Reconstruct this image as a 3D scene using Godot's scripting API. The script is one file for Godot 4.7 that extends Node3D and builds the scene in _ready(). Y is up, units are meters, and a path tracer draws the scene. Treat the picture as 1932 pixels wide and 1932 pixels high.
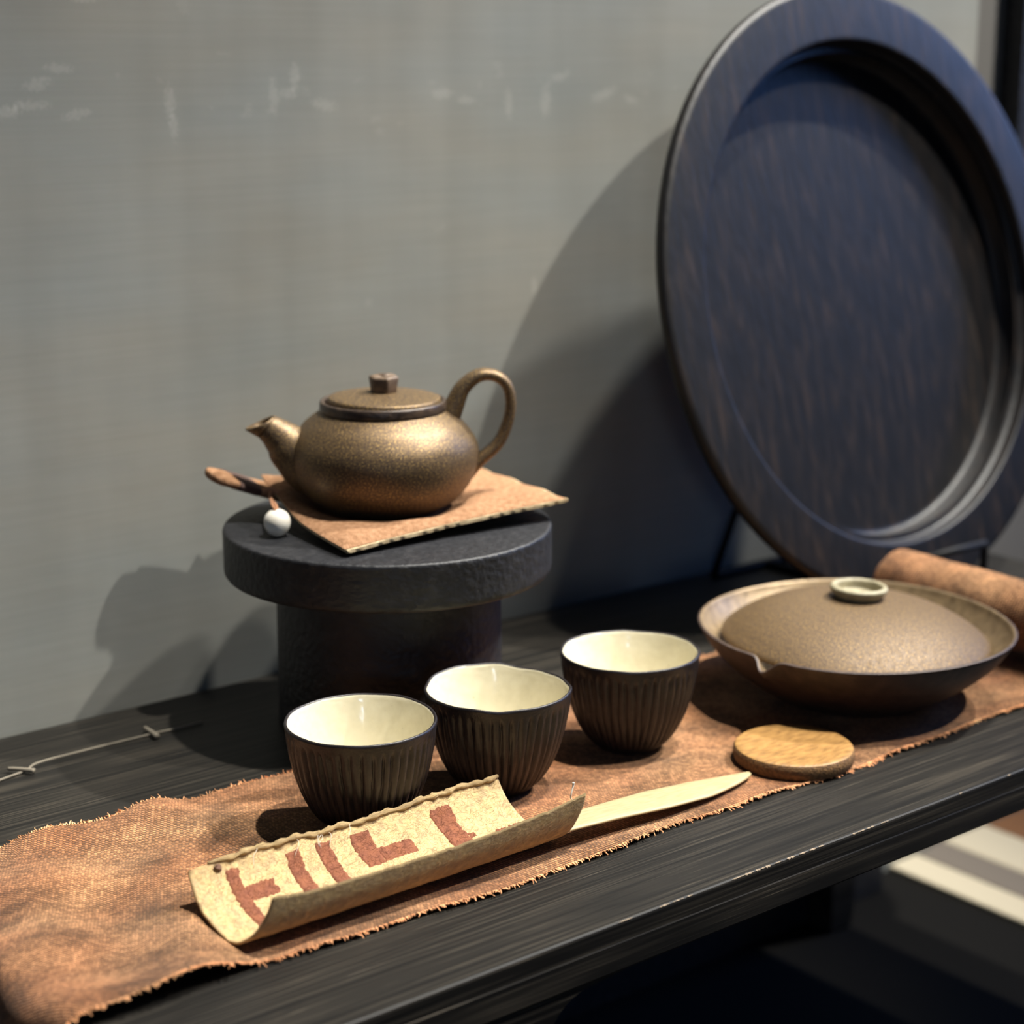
extends Node3D

const TY := 0.30            # height of the bench top above the floor
var rng := RandomNumberGenerator.new()
var M := {}
var fine := FastNoiseLite.new()

# ---------------------------------------------------------------- helpers
func numbered(called: String) -> String:
	if not has_node(NodePath(called)):
		return called
	var k := 1
	while has_node(NodePath("%s_%03d" % [called, k])):
		k += 1
	return "%s_%03d" % [called, k]

func tag(o: Node, label: String, category: String, group := "") -> void:
	o.set_meta("label", label)
	o.set_meta("category", category)
	if group != "":
		o.set_meta("group", group)

func thing(called: String, label: String, category: String, at := Vector3.ZERO, turn := 0.0, group := "") -> Node3D:
	var o := Node3D.new()
	o.name = numbered(called)
	add_child(o)
	o.position = at
	o.rotation.y = turn
	tag(o, label, category, group)
	return o

func obj(called: String, mesh: Mesh, m: Material, parent: Node = self, at := Vector3.ZERO) -> MeshInstance3D:
	var o := MeshInstance3D.new()
	o.name = numbered(called) if parent == self else called
	o.mesh = mesh
	o.material_override = m
	o.position = at
	parent.add_child(o, true)
	return o

func struct(called: String, mesh: Mesh, m: Material, at := Vector3.ZERO) -> MeshInstance3D:
	var o := obj(called, mesh, m, self, at)
	o.set_meta("kind", "structure")
	return o

func new_st() -> SurfaceTool:
	var st := SurfaceTool.new()
	st.begin(Mesh.PRIMITIVE_TRIANGLES)
	return st

func done(st: SurfaceTool) -> ArrayMesh:
	st.generate_normals()
	return st.commit()

# a grid of (nu + 1) x (nv + 1) points fn(u, v), faces towards du x dv
func grid(st: SurfaceTool, nu: int, nv: int, fn: Callable, uvf = null, colf = null) -> void:
	var pts := PackedVector3Array()
	var uvs := PackedVector2Array()
	var cols := PackedColorArray()
	for i in nu + 1:
		for j in nv + 1:
			var u := float(i) / nu
			var v := float(j) / nv
			pts.append(fn.call(u, v))
			uvs.append(uvf.call(u, v) if uvf != null else Vector2(u, v))
			cols.append(colf.call(u, v) if colf != null else Color.WHITE)
	for i in nu:
		for j in nv:
			var a := i * (nv + 1) + j
			var b := a + 1
			var c := a + nv + 1
			var d := c + 1
			for k in [a, b, c, c, b, d]:
				st.set_uv(uvs[k])
				st.set_color(cols[k])
				st.add_vertex(pts[k])

func lerp_profile(p: Array, t: float) -> Vector2:
	var x := t * (p.size() - 1)
	var i := mini(int(x), p.size() - 2)
	return (p[i] as Vector2).lerp(p[i + 1], x - i)

# smooth a profile with a Catmull-Rom curve, n points in each span
func smooth(p: Array, n: int) -> Array:
	var out := []
	for i in p.size() - 1:
		var a: Vector2 = p[maxi(i - 1, 0)]
		var b: Vector2 = p[i]
		var c: Vector2 = p[i + 1]
		var d: Vector2 = p[mini(i + 2, p.size() - 1)]
		for k in n:
			out.append(b.cubic_interpolate(c, a, d, float(k) / n))
	out.append(p[-1])
	return out

# profile of (radius, height) turned round y; going up the profile outside, faces point outwards
func lathe(p: Array, n: int, mod = null, st: SurfaceTool = null) -> SurfaceTool:
	if st == null:
		st = new_st()
	grid(st, n, p.size() - 1, func(u: float, v: float) -> Vector3:
		var q := lerp_profile(p, v)
		var a := -TAU * (u if u < 1.0 else 0.0)
		var w := Vector3(cos(a) * q.x, q.y, sin(a) * q.x)
		return mod.call(w, -a, q) if mod != null else w)
	return st

# sweep an ellipse (radii given by rad(t) as a Vector2: along side, along up) over the points, round-ish ends when capped
func sweep(path: Array, rad: Callable, sides: int, side_hint := Vector3.ZERO, st: SurfaceTool = null, cap := true, power := 1.0) -> SurfaceTool:
	if st == null:
		st = new_st()
	var n := path.size()
	var frames := []
	var prev := side_hint
	for i in n:
		var t: Vector3 = ((path[mini(i + 1, n - 1)] as Vector3) - (path[maxi(i - 1, 0)] as Vector3)).normalized()
		if prev == Vector3.ZERO:
			prev = t.cross(Vector3.UP if absf(t.y) < 0.9 else Vector3.RIGHT).normalized()
		var s: Vector3 = side_hint if side_hint != Vector3.ZERO else prev
		s = (s - t * s.dot(t)).normalized()
		prev = s
		frames.append([path[i], s, t.cross(s).normalized()])
	var ring := func(i: int, a: float) -> Vector3:
		var f: Array = frames[i]
		var r: Vector2 = rad.call(float(i) / (n - 1))
		var cx := cos(a)
		var sx := sin(a)
		if power != 1.0:
			cx = signf(cx) * pow(absf(cx), power)
			sx = signf(sx) * pow(absf(sx), power)
		return (f[0] as Vector3) + (f[1] as Vector3) * cx * r.x + (f[2] as Vector3) * sx * r.y
	grid(st, n - 1, sides, func(u: float, v: float) -> Vector3:
		return ring.call(roundi(u * (n - 1)), -TAU * (v if v < 1.0 else 0.0)))
	if cap:
		for e in [0, n - 1]:
			for k in sides:
				var a0: float = TAU * k / sides
				var a1: float = TAU * ((k + 1) % sides) / sides
				if e == 0:
					var h := a0
					a0 = a1
					a1 = h
				st.set_uv(Vector2.ZERO)
				st.set_color(Color.WHITE)
				st.add_vertex(frames[e][0])
				st.add_vertex(ring.call(e, a1))
				st.add_vertex(ring.call(e, a0))
	return st

func curve(pts: Array, n: int) -> Array:
	var out := []
	for i in pts.size() - 1:
		var a: Vector3 = pts[maxi(i - 1, 0)]
		var b: Vector3 = pts[i]
		var c: Vector3 = pts[i + 1]
		var d: Vector3 = pts[mini(i + 2, pts.size() - 1)]
		for k in n:
			out.append(b.cubic_interpolate(c, a, d, float(k) / n))
	out.append(pts[-1])
	return out

# a convex outline in x and z pulled through a profile of (inset, y), from the bottom up, closed by caps
func slab(outline: Array, profile: Array, st: SurfaceTool = null) -> SurfaceTool:
	if st == null:
		st = new_st()
	var n := outline.size()
	var mid := Vector2.ZERO
	for p in outline:
		mid += p / float(n)
	var inset := func(i: int, d: float) -> Vector2:
		var p: Vector2 = outline[i % n]
		var e0: Vector2 = (p - (outline[(i + n - 1) % n] as Vector2)).normalized()
		var e1: Vector2 = ((outline[(i + 1) % n] as Vector2) - p).normalized()
		var m := (e0.orthogonal() + e1.orthogonal()).normalized()
		if m.dot(mid - p) < 0.0:
			m = -m
		return p + m * d / maxf(0.4, absf(m.dot(e1.orthogonal())))
	var at := func(i: int, k: int) -> Vector3:
		var q: Vector2 = inset.call(i, profile[k].x)
		return Vector3(q.x, profile[k].y, q.y)
	st.set_color(Color.WHITE)
	for k in profile.size() - 1:
		for i in n:
			var a: Vector3 = at.call(i, k)
			var b: Vector3 = at.call(i + 1, k)
			var c: Vector3 = at.call(i, k + 1)
			var d: Vector3 = at.call(i + 1, k + 1)
			st.set_smooth_group(-1)
			for w in [a, c, b, b, c, d]:
				st.set_uv(Vector2(w.x + w.z, w.y))
				st.add_vertex(w)
	for e in [0, profile.size() - 1]:
		for i in n:
			var a: Vector3 = at.call(i, e)
			var b: Vector3 = at.call(i + 1, e)
			var c := Vector3(mid.x, profile[e].y, mid.y)
			for w in ([c, a, b] if e == 0 else [c, b, a]):
				st.set_uv(Vector2(w.x, w.z))
				st.add_vertex(w)
	return st

func rect(x0: float, z0: float, x1: float, z1: float) -> Array:      # in the order that slab turns outwards
	return [Vector2(x0, z0), Vector2(x0, z1), Vector2(x1, z1), Vector2(x1, z0)]

func block(x0: float, y0: float, z0: float, x1: float, y1: float, z1: float, b := 0.0, st: SurfaceTool = null) -> SurfaceTool:
	return slab(rect(x0, z0, x1, z1), [Vector2(b, y0), Vector2(0, y0 + b), Vector2(0, y1 - b), Vector2(b, y1)] if b > 0.0 else [Vector2(0, y0), Vector2(0, y1)], st)

# ---------------------------------------------------------------- materials
func noise_tex(side: int, freq: float, colors: Array, sd: int, octaves := 4, kind := FastNoiseLite.TYPE_SIMPLEX_SMOOTH, offsets: Array = []) -> NoiseTexture2D:
	var n := FastNoiseLite.new()
	n.noise_type = kind
	n.seed = sd
	n.frequency = freq
	n.fractal_octaves = octaves
	var t := NoiseTexture2D.new()
	t.width = side
	t.height = side
	t.seamless = true
	t.noise = n
	t.generate_mipmaps = false
	if colors.size():
		var g := Gradient.new()
		var offs := PackedFloat32Array()
		var cols := PackedColorArray()
		for i in colors.size():
			offs.append(offsets[i] if offsets.size() else float(i) / (colors.size() - 1))
			cols.append(colors[i])
		g.offsets = offs
		g.colors = cols
		t.color_ramp = g
	return t

func mat(called: String, rough: float, metal := 0.0, spec := 0.5) -> StandardMaterial3D:
	var m := StandardMaterial3D.new()
	m.resource_name = called
	m.roughness = rough
	m.metallic = metal
	m.metallic_specular = spec
	M[called] = m
	return m

func tri(m: StandardMaterial3D, scale: Vector3, world := false) -> void:
	m.uv1_triplanar = true
	m.uv1_world_triplanar = world
	m.uv1_scale = scale
	m.uv1_triplanar_sharpness = 4.0

func relief(m: StandardMaterial3D, t: Texture2D, cm: float) -> void:
	m.heightmap_enabled = true
	m.heightmap_texture = t
	m.heightmap_scale = cm

func c8(r: int, g: int, b: int) -> Color:
	return Color(r / 255.0, g / 255.0, b / 255.0)

func weave_images() -> Array:
	var s := 512
	var col := Image.create(s, s, false, Image.FORMAT_RGB8)
	var hgt := Image.create(s, s, false, Image.FORMAT_RGB8)
	var cell := 16
	var k := s / cell
	var tone := []
	for i in k * k:
		tone.append(rng.randf_range(0.72, 1.0))
	for y in s:
		for x in s:
			var row := y / cell
			var xs := posmod(x + int((y % cell) * 0.35) + (row % 2) * (cell / 2) + int(2.0 * sin(row * 2.1)), s)
			var cx := xs / cell
			var fx: float = (xs % cell + 0.5) / cell - 0.5
			var fy: float = (y % cell + 0.5) / cell - 0.5
			var e := pow(absf(fx) * 2.0, 2.4) + pow(absf(fy) * 2.15, 2.4)
			var h := clampf(1.0 - e, 0.0, 1.0)
			h = sqrt(h)
			var grain := fine.get_noise_2d(x * 22.0, y * 9.0) * 0.10
			var l: float = lerpf(0.46, 1.0, h) * (tone[row * k + cx] as float) + grain
			col.set_pixel(x, y, Color(clampf(l, 0, 1), clampf(l * 0.985, 0, 1), clampf(l * 0.96, 0, 1)))
			hgt.set_pixel(x, y, Color(h, h, h))
	return [ImageTexture.create_from_image(col), ImageTexture.create_from_image(hgt)]

func wall_image() -> ImageTexture:
	# 1.5 m x 1.0 m of brushed plaster; pixels are about a millimetre
	var w := 1500
	var h := 1000
	var im := Image.create(w, h, false, Image.FORMAT_RGB8)
	var n := FastNoiseLite.new()
	n.seed = 5
	n.frequency = 1.0
	n.fractal_octaves = 3
	var base := Color(0.492, 0.494, 0.470)
	for y in h:
		for x in w:
			var st := n.get_noise_2d(x * 0.006, y * 0.30) * 0.012
			var cl := n.get_noise_2d(x * 0.004 + 70.0, y * 0.005) * 0.030
			var v := n.get_noise_2d(x * 0.022 + 300.0, y * 0.0016) * 0.018
			var warm := n.get_noise_2d(x * 0.005 + 900.0, y * 0.012) * 0.012
			var d := st + cl + v
			im.set_pixel(x, y, Color(base.r + d + warm, base.g + d, base.b + d - warm))
	# pale scuffs in a row
	var marks := [[0.4555, 0.3599, 10, 3], [0.443, 0.3519, 9, 4], [0.4258, 0.3373, 9, 4], [0.4393, 0.3403, 12, 3], [0.4647, 0.3357, 10, 3], [0.5204, 0.3402, 4, 11], [0.5225, 0.328, 3, 9], [0.5877, 0.344, 4, 12], [0.6015, 0.3537, 4, 9], [0.5976, 0.3442, 7, 4], [0.621, 0.3374, 10, 4], [0.7077, 0.3421, 9, 4], [0.7259, 0.338, 8, 3], [0.7594, 0.3358, 4, 10], [0.7897, 0.3369, 5, 11], [0.8391, 0.3405, 13, 4], [0.8625, 0.3363, 7, 3], [0.4728, 0.3941, 8, 2], [0.5312, 0.393, 5, 6], [0.78, 0.22, 3, 7], [0.705, 0.262, 6, 2], [0.65, 0.22, 4, 3], [0.75, 0.36, 5, 3], [0.80, 0.352, 9, 3]]
	for k in 60:
		marks.append([rng.randf_range(0.15, 1.2), 0.345 + rng.randfn(0.0, 0.012), rng.randf_range(1.5, 6), rng.randf_range(1, 3)])
	for q in marks:
		var cx := int(q[0] * 1000.0)
		var cy := int((1.0 - q[1]) * 1000.0)
		var a: float = q[2]
		var b: float = q[3]
		var power := 0.12 if a > 6.5 or b > 6.5 else 0.055
		var sl := rng.randf_range(-0.4, 0.4)
		for dy in range(-int(b) - 3, int(b) + 4):
			for dx in range(-int(a) - 3, int(a) + 4):
				var e := pow(dx / a, 2.0) + pow((dy + dx * sl) / b, 2.0) + fine.get_noise_2d((cx + dx) * 30.0, (cy + dy) * 30.0) * 0.9
				var s := clampf(1.15 - e, 0.0, 1.0) * power
				var x := posmod(cx + dx, w)
				var y := posmod(cy + dy, h)
				im.set_pixel(x, y, im.get_pixel(x, y).lerp(Color(0.92, 0.90, 0.86), s))
	return ImageTexture.create_from_image(im)

func paper_images() -> Array:
	var s := 1024
	var col := Image.create(s, s, false, Image.FORMAT_RGB8)
	var n := FastNoiseLite.new()
	n.seed = 21
	n.frequency = 1.0
	n.fractal_octaves = 4
	var hh := PackedFloat32Array()
	hh.resize(s * s)
	for y in s:
		for x in s:
			hh[y * s + x] = 0.40 + 0.20 * n.get_noise_2d(x * 0.02, y * 0.02) + 0.08 * n.get_noise_2d(x * 0.15 + 90.0, y * 0.15)
	for k in 1500:                           # fibres
		var x := rng.randf() * s
		var y := rng.randf() * s
		var a := rng.randf() * TAU
		var turn := rng.randf_range(-0.05, 0.05)
		var lift := rng.randf_range(0.08, 0.30)
		for i in rng.randi_range(15, 90):
			for w in 2:
				var at := posmod(int(y) + w, s) * s + posmod(int(x), s)
				hh[at] = minf(1.0, maxf(hh[at], 0.50 + lift))
			x += cos(a)
			y += sin(a)
			a += turn
	var hgt := Image.create(s, s, false, Image.FORMAT_RGB8)
	for y in s:
		for x in s:
			var h := clampf(hh[y * s + x], 0.0, 1.0)
			hgt.set_pixel(x, y, Color(h, h, h))
			var d := n.get_noise_2d(x * 0.008 + 40.0, y * 0.008)
			var l := 0.76 + 0.30 * h + 0.10 * d
			col.set_pixel(x, y, Color(minf(l, 1), minf(l * 0.985, 1), minf(l * (0.95 - 0.05 * d), 1)))
	return [ImageTexture.create_from_image(col), ImageTexture.create_from_image(hgt)]

func streak_image() -> ImageTexture:
	# dark brushed wood: fine streaks along x over slow waves of tone; 0.6 m x 0.12 m
	var s := 1024
	var l := PackedFloat32Array()
	l.resize(s * s)
	var n := FastNoiseLite.new()
	n.seed = 77
	n.frequency = 1.0
	n.fractal_octaves = 3
	for y in s:
		for x in s:
			# blended over the seam so that the tile repeats
			var fx := float(x) / s
			var fy := float(y) / s
			var a := n.get_noise_3d(cos(TAU * fx) * 0.55, sin(TAU * fx) * 0.55, sin(TAU * fy) * 9.0 + cos(TAU * fy) * 9.0)
			l[y * s + x] = 0.5 + 0.55 * a
	for k in 5200:
		var x0 := rng.randi() % s
		var y0 := rng.randf() * s
		var ln := rng.randi_range(14, 130)
		var w := rng.randf_range(0.8, 2.6)
		var v := rng.randf_range(-0.34, 0.30) if rng.randf() < 0.9 else rng.randf_range(0.35, 0.7)
		var slope := rng.randf_range(-0.012, 0.012)
		for i in ln:
			var e := sin(PI * i / ln)
			var yc := y0 + slope * i
			for d in range(-int(w) - 1, int(w) + 2):
				var f := clampf(1.0 - absf(d) / (w + 0.4), 0.0, 1.0) * e
				var at := posmod(int(yc) + d, s) * s + posmod(x0 + i, s)
				l[at] = l[at] + v * f * 0.55
	var im := Image.create(s, s, false, Image.FORMAT_RGB8)
	for y in s:
		for x in s:
			var q := clampf(l[y * s + x], 0.0, 1.2)
			var c := Color(0.060, 0.057, 0.052).lerp(Color(0.45, 0.41, 0.35), q * q * 0.62)
			im.set_pixel(x, y, c)
	return ImageTexture.create_from_image(im)

func make_materials() -> void:
	var m := mat("wall_plaster", 0.85)
	m.albedo_texture = wall_image()
	relief(m, noise_tex(512, 0.03, [], 11, 4), 0.02)
	mat("plain_plaster", 0.9).albedo_color = Color(0.60, 0.59, 0.55)
	mat("ceiling_paint", 0.9).albedo_color = Color(0.62, 0.61, 0.58)
	mat("grey_plaster", 0.85).albedo_color = Color(0.42, 0.41, 0.395)
	mat("dark_floor", 0.8, 0.0, 0.2).albedo_color = Color(0.085, 0.080, 0.070)
	m = mat("cream_plank", 0.6)
	m.albedo_color = Color(0.80, 0.75, 0.64)
	m = mat("brown_plank", 0.6)
	m.albedo_color = Color(0.50, 0.34, 0.20)
	m = mat("grey_plank", 0.6)
	m.albedo_color = Color(0.47, 0.43, 0.38)
	# dark brushed bench wood, grain along x
	m = mat("bench_wood", 0.5)
	m.albedo_texture = streak_image()
	relief(m, m.albedo_texture, 0.03)
	tri(m, Vector3(1.7, 8.5, 8.5), true)
	m.metallic_specular = 0.36
	m = mat("stool_wood", 0.55)
	m.albedo_texture = noise_tex(512, 0.03, [c8(11, 12, 16), c8(17, 18, 23), c8(40, 39, 40)], 8, 5)
	relief(m, noise_tex(512, 0.06, [], 9, 4), 0.05)
	tri(m, Vector3(6, 6, 6))
	m = mat("tray_wood", 0.46, 0.0, 0.42)
	m.albedo_texture = noise_tex(1024, 0.008, [c8(11, 11, 13), c8(16, 15, 17), c8(25, 21, 20), c8(46, 36, 30)], 13, 6, FastNoiseLite.TYPE_SIMPLEX_SMOOTH, [0.0, 0.42, 0.66, 1.0])
	relief(m, noise_tex(1024, 0.02, [], 14, 5), 0.02)
	tri(m, Vector3(9, 9, 2.2))
	m = mat("plaque_wood", 0.6)
	m.albedo_texture = noise_tex(256, 0.02, [c8(48, 42, 46), c8(132, 78, 62)], 15, 3)
	tri(m, Vector3(2, 2, 2))
	mat("worn_wood", 0.8).albedo_color = c8(150, 132, 110)
	mat("black_metal", 0.6, 0.0, 0.3).albedo_color = c8(14, 14, 16)
	# stoneware with a bronze wash
	m = mat("bronze_glaze", 0.55, 0.55)
	m.albedo_texture = noise_tex(1024, 0.02, [c8(56, 46, 42), c8(82, 67, 56), c8(114, 93, 64), c8(214, 176, 98)], 31, 5, FastNoiseLite.TYPE_SIMPLEX_SMOOTH, [0.0, 0.36, 0.60, 1.0])
	m.roughness_texture = noise_tex(512, 0.012, [Color(0.72, 0.72, 0.72), Color(1, 1, 1)], 33, 5)
	relief(m, noise_tex(1024, 0.05, [], 32, 4), 0.006)
	tri(m, Vector3(38, 38, 38))
	var lg: StandardMaterial3D = m.duplicate()
	lg.resource_name = "lid_glaze"
	lg.roughness = 0.66
	lg.metallic = 0.30
	lg.albedo_color = Color(0.90, 0.88, 0.84)
	M["lid_glaze"] = lg
	m = mat("dark_glaze", 0.38, 0.2)
	m.albedo_texture = noise_tex(512, 0.03, [c8(44, 36, 32), c8(66, 54, 46), c8(92, 76, 60)], 35, 4)
	relief(m, noise_tex(512, 0.05, [], 36, 4), 0.02)
	tri(m, Vector3(12, 12, 12))
	m = mat("knob_clay", 0.6, 0.1)
	m.albedo_texture = noise_tex(256, 0.03, [c8(70, 56, 46), c8(122, 100, 76)], 37, 4)
	tri(m, Vector3(20, 20, 20))
	m = mat("ring_clay", 0.55)
	m.albedo_texture = noise_tex(256, 0.03, [c8(126, 118, 94), c8(160, 152, 126)], 38, 4)
	tri(m, Vector3(20, 20, 20))
	m = mat("cup_clay", 0.42)
	m.albedo_texture = noise_tex(512, 0.02, [c8(22, 18, 19), c8(30, 25, 26), c8(42, 36, 36)], 41, 4)
	relief(m, noise_tex(512, 0.06, [], 42, 3), 0.01)
	tri(m, Vector3(20, 20, 20))
	m = mat("cup_glaze", 0.12)
	m.albedo_texture = noise_tex(1024, 0.012, [c8(146, 132, 104), c8(205, 197, 171), c8(209, 201, 175), c8(213, 206, 181)], 43, 5, FastNoiseLite.TYPE_SIMPLEX_SMOOTH, [0.0, 0.10, 0.5, 1.0])
	tri(m, Vector3(14, 14, 14))
	m = mat("bowl_clay", 0.55, 0.15)
	m.albedo_texture = noise_tex(512, 0.02, [c8(44, 33, 29), c8(62, 48, 42), c8(82, 66, 56)], 45, 4)
	relief(m, noise_tex(512, 0.05, [], 46, 4), 0.02)
	tri(m, Vector3(10, 10, 10))
	m = mat("bowl_inside", 0.42, 0.35)
	m.albedo_texture = noise_tex(512, 0.02, [c8(98, 82, 60), c8(130, 110, 82), c8(156, 134, 100)], 47, 4)
	relief(m, noise_tex(512, 0.05, [], 48, 4), 0.02)
	tri(m, Vector3(10, 10, 10))
	# fabrics
	var wv := weave_images()
	m = mat("runner_cloth", 0.95, 0.0, 0.2)
	m.albedo_texture = wv[0]
	m.vertex_color_use_as_albedo = true
	relief(m, wv[1], 0.05)
	m.uv1_scale = Vector3(1, 1, 1)
	m.rim_enabled = true
	m.rim = 0.2
	m = mat("fringe_thread", 0.95, 0.0, 0.2)
	m.vertex_color_use_as_albedo = true
	m = mat("pad_cloth", 0.95, 0.0, 0.2)
	m.albedo_texture = noise_tex(512, 0.03, [c8(120, 88, 64), c8(146, 110, 82), c8(164, 129, 100)], 51, 5)
	relief(m, noise_tex(512, 0.08, [], 52, 4), 0.04)
	tri(m, Vector3(14, 14, 14))
	m = mat("pad_lining", 0.9)
	m.albedo_texture = noise_tex(256, 0.03, [c8(150, 128, 96), c8(206, 188, 150)], 53, 4)
	tri(m, Vector3(20, 20, 20))
	mat("dark_ribbon", 0.9).albedo_color = c8(84, 62, 54)
	mat("cord_thread", 0.9).albedo_color = c8(168, 120, 88)
	m = mat("bead_stone", 0.4)
	m.albedo_texture = noise_tex(256, 0.02, [c8(214, 206, 190), c8(240, 236, 226)], 54, 3)
	tri(m, Vector3(30, 30, 30))
	# paper, bamboo, wood disc
	var pp := paper_images()
	m = mat("bark_paper", 0.85, 0.0, 0.25)
	m.albedo_color = Color(0.90, 0.785, 0.60)
	m.albedo_texture = pp[0]
	relief(m, pp[1], 0.10)
	m.backlight_enabled = true
	m.backlight = Color(0.40, 0.34, 0.25)
	m = mat("brown_paper", 0.9, 0.0, 0.2)
	m.albedo_color = Color(0.60, 0.39, 0.31)
	m.albedo_texture = pp[0]
	relief(m, pp[1], 0.11)
	m = mat("bamboo", 0.5)
	m.albedo_texture = noise_tex(512, 0.02, [c8(160, 142, 102), c8(174, 156, 116), c8(184, 167, 128)], 61, 3)
	tri(m, Vector3(6, 60, 60))
	m = mat("bud_brown", 0.8)
	m.albedo_color = c8(96, 66, 46)
	mat("white_thread", 0.8).albedo_color = c8(232, 222, 204)
	m = mat("coaster_wood", 0.5)
	m.albedo_texture = noise_tex(512, 0.018, [c8(112, 80, 40), c8(150, 111, 60), c8(174, 132, 74)], 63, 5)
	relief(m, noise_tex(512, 0.04, [], 64, 4), 0.02)
	tri(m, Vector3(9, 30, 30))
	m = mat("coaster_bark", 0.75)
	m.albedo_texture = noise_tex(512, 0.03, [c8(70, 48, 26), c8(106, 76, 42), c8(136, 100, 58)], 65, 5)
	relief(m, noise_tex(512, 0.05, [], 66, 4), 0.03)
	tri(m, Vector3(25, 25, 25))
	mat("twig_grey", 0.8).albedo_color = c8(120, 112, 98)
	mat("lamp_housing", 0.5).albedo_color = c8(28, 28, 28)
	m = mat("lamp_glow", 0.5)
	m.emission_enabled = true
	m.emission = Color(1.0, 0.86, 0.66)
	m.emission_energy_multiplier = 2.0
	m = mat("pane_glass", 0.05)
	m.transparency = BaseMaterial3D.TRANSPARENCY_ALPHA
	m.albedo_color = Color(0.9, 0.95, 1.0, 0.08)
	mat("frame_wood", 0.6).albedo_color = c8(60, 50, 42)

# ---------------------------------------------------------------- the room
func build_room() -> void:
	# plaster wall behind the bench, ends where a passage opens
	var st := new_st()
	var x0 := -1.5
	var x1 := 1.222
	var uvf := func(w: Vector3) -> Vector2:
		return Vector2(w.x / 1.5, 1.0 - (w.y - TY) / 1.0)
	for f in [[Vector3(x0, 0, 0), Vector3(x1, 0, 0), Vector3(x0, 3.3, 0), Vector3(x1, 3.3, 0)],
			[Vector3(x1, 0, -0.15), Vector3(x0, 0, -0.15), Vector3(x1, 3.3, -0.15), Vector3(x0, 3.3, -0.15)],
			[Vector3(x1, 0, 0), Vector3(x1, 0, -0.15), Vector3(x1, 3.3, 0), Vector3(x1, 3.3, -0.15)],
			[Vector3(x0, 0, -0.15), Vector3(x0, 0, 0), Vector3(x0, 3.3, -0.15), Vector3(x0, 3.3, 0)],
			[Vector3(x0, 3.3, 0), Vector3(x1, 3.3, 0), Vector3(x0, 3.3, -0.15), Vector3(x1, 3.3, -0.15)],
			[Vector3(x0, 0, -0.15), Vector3(x1, 0, -0.15), Vector3(x0, 0, 0), Vector3(x1, 0, 0)]]:
		st.set_smooth_group(-1)
		for k in [0, 2, 1, 1, 2, 3]:
			st.set_uv(uvf.call(f[k]))
			st.add_vertex(f[k])
	struct("wall_back", done(st), M.wall_plaster)
	struct("wall_passage", done(block(1.222, 0, -0.15, 4.6, 3.3, -0.006)), M.grey_plaster)
	st = block(-1.6, 0, -0.15, -1.5, 3.3, 2.75)
	block(-1.6, 0, 3.45, -1.5, 3.3, 4.6, 0.0, st)
	block(-1.6, 0, 2.75, -1.5, 0.80, 3.45, 0.0, st)
	block(-1.6, 1.20, 2.75, -1.5, 3.3, 3.45, 0.0, st)
	struct("wall_left", done(st), M.plain_plaster)
	st = block(-1.56, 0.76, 2.71, -1.48, 0.82, 3.49)
	block(-1.56, 1.18, 2.71, -1.48, 1.24, 3.49, 0.0, st)
	block(-1.56, 0.82, 2.71, -1.48, 1.18, 2.77, 0.0, st)
	block(-1.56, 0.82, 3.43, -1.48, 1.18, 3.49, 0.0, st)
	block(-1.54, 0.82, 3.085, -1.50, 1.18, 3.115, 0.0, st)
	var w2 := struct("window_2", done(st), M.frame_wood)
	obj("pane", done(block(-1.530, 0.82, 2.77, -1.525, 1.18, 3.085)), M.pane_glass, w2)
	obj("pane", done(block(-1.530, 0.82, 3.115, -1.525, 1.18, 3.43)), M.pane_glass, w2)
	struct("wall_front", done(block(-1.5, 0, 4.5, 4.6, 3.3, 4.6)), M.plain_plaster)
	st = block(4.5, 0, -0.006, 4.6, 3.3, 0.10)
	block(4.5, 0, 1.60, 4.6, 3.3, 4.5, 0.0, st)
	block(4.5, 0, 0.10, 4.6, 1.1, 1.60, 0.0, st)
	block(4.5, 2.7, 0.10, 4.6, 3.3, 1.60, 0.0, st)
	struct("wall_right", done(st), M.plain_plaster)
	struct("ceiling", done(block(-1.6, 3.3, -0.15, 4.6, 3.4, 4.6)), M.ceiling_paint)
	var fl := struct("floor", done(block(-1.6, -0.1, -0.15, 4.6, 0.0, 4.6)), M.dark_floor)
	var planks := [[1.1686, 1.2035, "cream_plank"], [1.2045, 1.243, "grey_plank"], [1.244, 1.300, "cream_plank"], [1.301, 1.42, "brown_plank"], [1.421, 1.50, "cream_plank"], [1.501, 1.62, "brown_plank"]]
	for p in planks:
		obj("plank", done(block(p[0], 0.0, -0.005, p[1], 0.004, 2.2, 0.001)), M[p[2]], fl)
	# a window to the right lets in cool daylight
	st = block(4.48, 1.06, 0.06, 4.56, 1.12, 1.64)
	block(4.48, 2.68, 0.06, 4.56, 2.74, 1.64, 0.0, st)
	block(4.48, 1.12, 0.06, 4.56, 2.68, 0.12, 0.0, st)
	block(4.48, 1.12, 1.58, 4.56, 2.68, 1.64, 0.0, st)
	var wn := struct("window_1", done(st), M.frame_wood)
	obj("pane", done(block(4.525, 1.12, 0.12, 4.530, 2.68, 1.58)), M.pane_glass, wn)
	# dark hanging at the right edge of the frame
	var pl := thing("wall_plaque", "dark reddish wooden plaque on the grey wall past the round tray", "plaque", Vector3(1.2615, TY + 0.215, -0.006))
	obj("board", done(block(0.012, 0.012, 0.0, 0.25, 0.50, 0.014, 0.002)), M.plaque_wood, pl)
	var fr := block(0.0, 0.0, 0.0, 0.012, 0.512, 0.020, 0.002)
	block(0.25, 0.0, 0.0, 0.262, 0.512, 0.020, 0.002, fr)
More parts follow.
